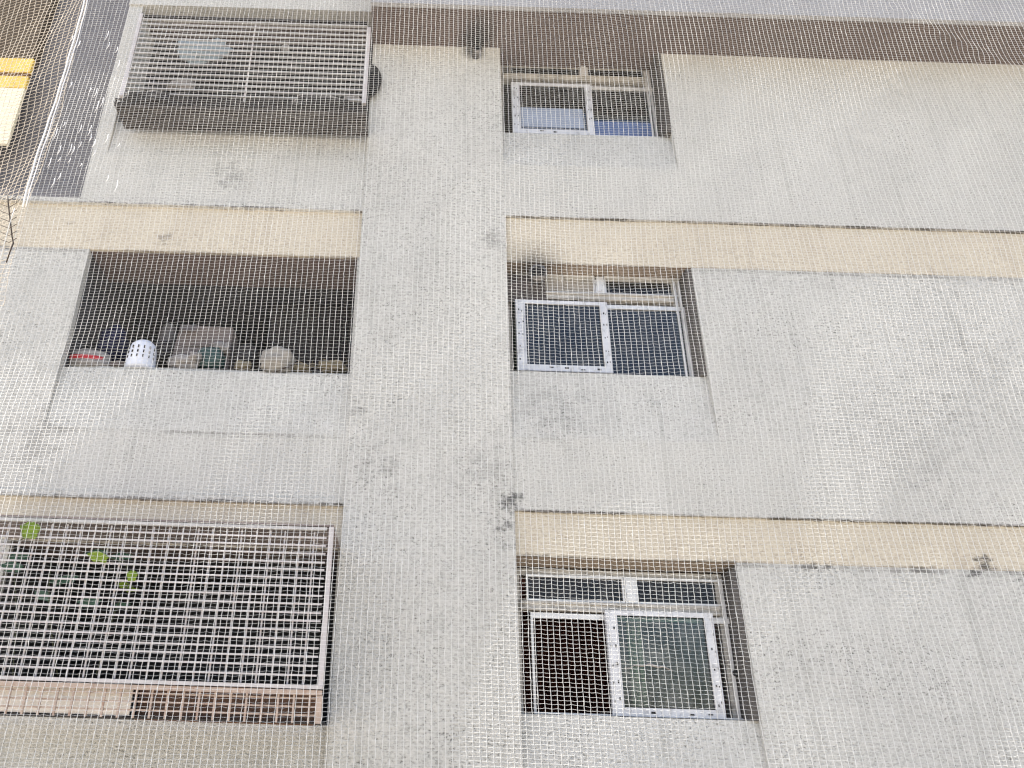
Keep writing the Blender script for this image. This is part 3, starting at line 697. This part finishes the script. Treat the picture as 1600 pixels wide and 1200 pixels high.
# ------------------------------------------------------------------ nets
def net_mesh(name, grid, rv, rh, mat, parent, keep_h=None):
    """grid: (rows, cols, 3) node positions. Upright twines and cross twines as three-sided threads, swollen at the knots."""
    nr, nc, _ = grid.shape
    ang = np.array([math.pi/2, math.pi*7/6, math.pi*11/6])
    ring = np.stack([np.cos(ang), np.sin(ang)], 1)
    knot = 1 + .28*rng.random((nr, nc, 1)) + (rng.random((nr, nc, 1)) > .97)*.9
    V1 = np.empty((nr, nc, 3, 3)); rr = (rv*knot)
    V1[..., 0] = grid[..., None, 0] + rr*ring[:, 0]; V1[..., 1] = grid[..., None, 1] + rr*ring[:, 1]; V1[..., 2] = grid[..., None, 2]
    idx = np.arange(nr*nc*3).reshape(nr, nc, 3); F = []
    a, b = idx[:-1], idx[1:]
    for k in range(3):
        k2 = (k+1) % 3
        F.append(np.stack([a[..., k], a[..., k2], b[..., k2], b[..., k]], -1).reshape(-1, 4))
    base = nr*nc*3
    # cross twine: from each knot to the next column, sagging slightly: three points
    L = grid[:, :-1]; Rr = grid[:, 1:]
    sag = (rng.random((nr, nc-1, 1))*.0016 - .0002)
    mid = (L+Rr)/2; mid[..., 2:] -= sag
    H = np.stack([L, mid, Rr], 2)                       # nr, nc-1, 3 points, 3
    V2 = np.empty((nr, nc-1, 3, 3, 3))
    rad = rh*(1+.25*rng.random((nr, nc-1, 1, 1)))
    V2[..., 0] = H[..., None, 0]; V2[..., 1] = H[..., None, 1] + rad*ring[:, 0]; V2[..., 2] = H[..., None, 2] + rad*ring[:, 1]
    idx2 = base + np.arange(nr*(nc-1)*9).reshape(nr, nc-1, 3, 3)
    if keep_h is not None: idx2k = idx2[keep_h]
    else: idx2k = idx2.reshape(-1, 3, 3)
    for q in range(2):
        for k in range(3):
            k2 = (k+1) % 3
            F.append(np.stack([idx2k[:, q, k], idx2k[:, q+1, k], idx2k[:, q+1, k2], idx2k[:, q, k2]], -1).reshape(-1, 4))
    Vv = np.concatenate([V1.reshape(-1, 3), V2.reshape(-1, 3)]); F = np.concatenate(F)
    me = bpy.data.meshes.new(name)
    me.vertices.add(len(Vv)); me.vertices.foreach_set('co', Vv.astype(np.float32).ravel())
    me.loops.add(F.size); me.loops.foreach_set('vertex_index', F.astype(np.int32).ravel())
    me.polygons.add(len(F)); me.polygons.foreach_set('loop_start', np.arange(0, F.size, 4, dtype=np.int32))
    try: me.polygons.foreach_set('loop_total', np.full(len(F), 4, dtype=np.int32))
    except Exception: pass
    me.materials.append(mat); me.update(calc_edges=True); me.validate()
    return link(name, me, parent, 'stuff')
def wave(X, Z, s, seed):
    r = np.random.default_rng(seed); out = 0
    for k in range(7):
        fx, fz = r.normal(0, 1, 2)*s; out = out + np.sin(fx*X+fz*Z+r.uniform(0, 6.28))/7
    return out
YN = -3.3; XROPE = -1.642
cw, ch = .0212, .0134
cols = np.arange(XROPE, 3.35, cw); rows = np.arange(1.05, 5.35, ch)
X, Z = np.meshgrid(cols, rows)
grid = np.empty(X.shape+(3,))
edge = np.clip((X-XROPE)/.25, 0, 1)
jit = rng.normal(0, 1, X.shape)
grid[..., 0] = X + edge*(.030*wave(X, Z, 1.6, 1) + .003*wave(X, Z, 7.0, 2)) + .0006*jit
grid[..., 1] = YN + .10*wave(X, Z, 1.5, 3) + .012*wave(X, Z, 7, 4)
par = (np.arange(X.shape[1]) % 2)[None, :]
grid[..., 2] = Z + .05*wave(X, Z, 1.4, 5) + .006*wave(X, Z, 6.0, 6) + .0014*(par-.5)*np.sign(wave(X, Z, 2.5, 7)) + .0008*rng.normal(0, 1, X.shape) - .012*(X)*.0
# a short pulled seam near the upper right corner
s0, s1 = P(1410, 20, YN), P(1590, 110, YN)
d = np.abs((grid[..., 0]-s0.x)*(s1.z-s0.z) - (grid[..., 2]-s0.z)*(s1.x-s0.x))/(s1-s0).length
along = ((grid[..., 0]-s0.x)*(s1.x-s0.x)+(grid[..., 2]-s0.z)*(s1.z-s0.z))/(s1-s0).length_squared
grid[..., 0] += .010*np.exp(-(d/.03)**2)*((along > -.1) & (along < 1.1))
N = thing('safety_net', 'large fine white safety net hanging across the whole facade', 'net', (0.8, YN, 1.05))
net_mesh('twine_mesh', grid, .00088, .00036, M['net'], N)
# selvage rope at the left edge: two loose strands
for off, r in ((-.004, .0034), (.011, .0026)):
    pts = [(XROPE+off+.0018*math.sin(z*9+off*900)+.0012*math.sin(z*31), YN+.10*float(wave(np.array(XROPE), np.array(z), 1.5, 3))-.002, z) for z in np.arange(3.5, 5.35, .03)]
    MB().tube(pts, r, 6).build('selvage_rope', M['rope'], N, smooth=True)
MB().tube([(XROPE+.002*math.sin(z*20), YN, z) for z in np.arange(1.05, 3.5, .05)], .0016, 5).build('selvage_cord', M['net'], N, smooth=True)
# loose frayed tufts on the upper left part
for k in range(34):
    u, v = random.choice([(random.uniform(70,150), random.uniform(190,290)), (random.uniform(110,190), random.uniform(40,300))])
    a = P(u, v, YN-.01); l = random.uniform(.02, .07)
    MB().tube([a, a+Vector((.004, -.004, -l*.5)), a+Vector((-.006, 0, -l))], [.0006, .0017, .0005], 5).build('frayed_tuft', M['rope'], N, smooth=True)

# the coarser side net folded back from the rope to the wall
nc2, nr2 = 30, 96
S = np.empty((nr2, nc2, 3))
for i in range(nr2):
    z = 3.06 + i*.0215
    for k in range(nc2):
        tt = k*.0275
        st = .5 if (k+i) % 2 else -.5
        S[i, k] = (XROPE - .012 - tt + .014*math.sin(z*5+k*.25) + .004*math.sin(z*19+k*.9) + .003*st, YN + .12 + .25*tt, z + .014*math.sin(k*.35+z*2) + .005*st - tt*.10)
SN = thing('side_net', 'coarser tan netting folded back at the upper left edge of the white net', 'net', (XROPE-.3, YN+.3, 3.02))
net_mesh('side_twine_mesh', S, .0013, .0010, M['net_side'], SN)
pts = [tuple(P(u, v, YN+.06)) for u, v in ((11, 296), (13, 318), (16, 345), (19, 370), (21, 380), (16, 392), (10, 410))]
MB().tube(pts, .0030, 6).build('lashing_cord', M['dark_rope'], SN, smooth=True)  # side net strands in shade, the shade put into their dark colour
for v in range(308, 384, 11):
    MB().tube([P(-6, v-3, YN+.07), P(14, v+5, YN+.06), P(26, v-2, YN+.05)], .0014, 5).build('lashing_cord', M['dark_rope'], SN, smooth=True)
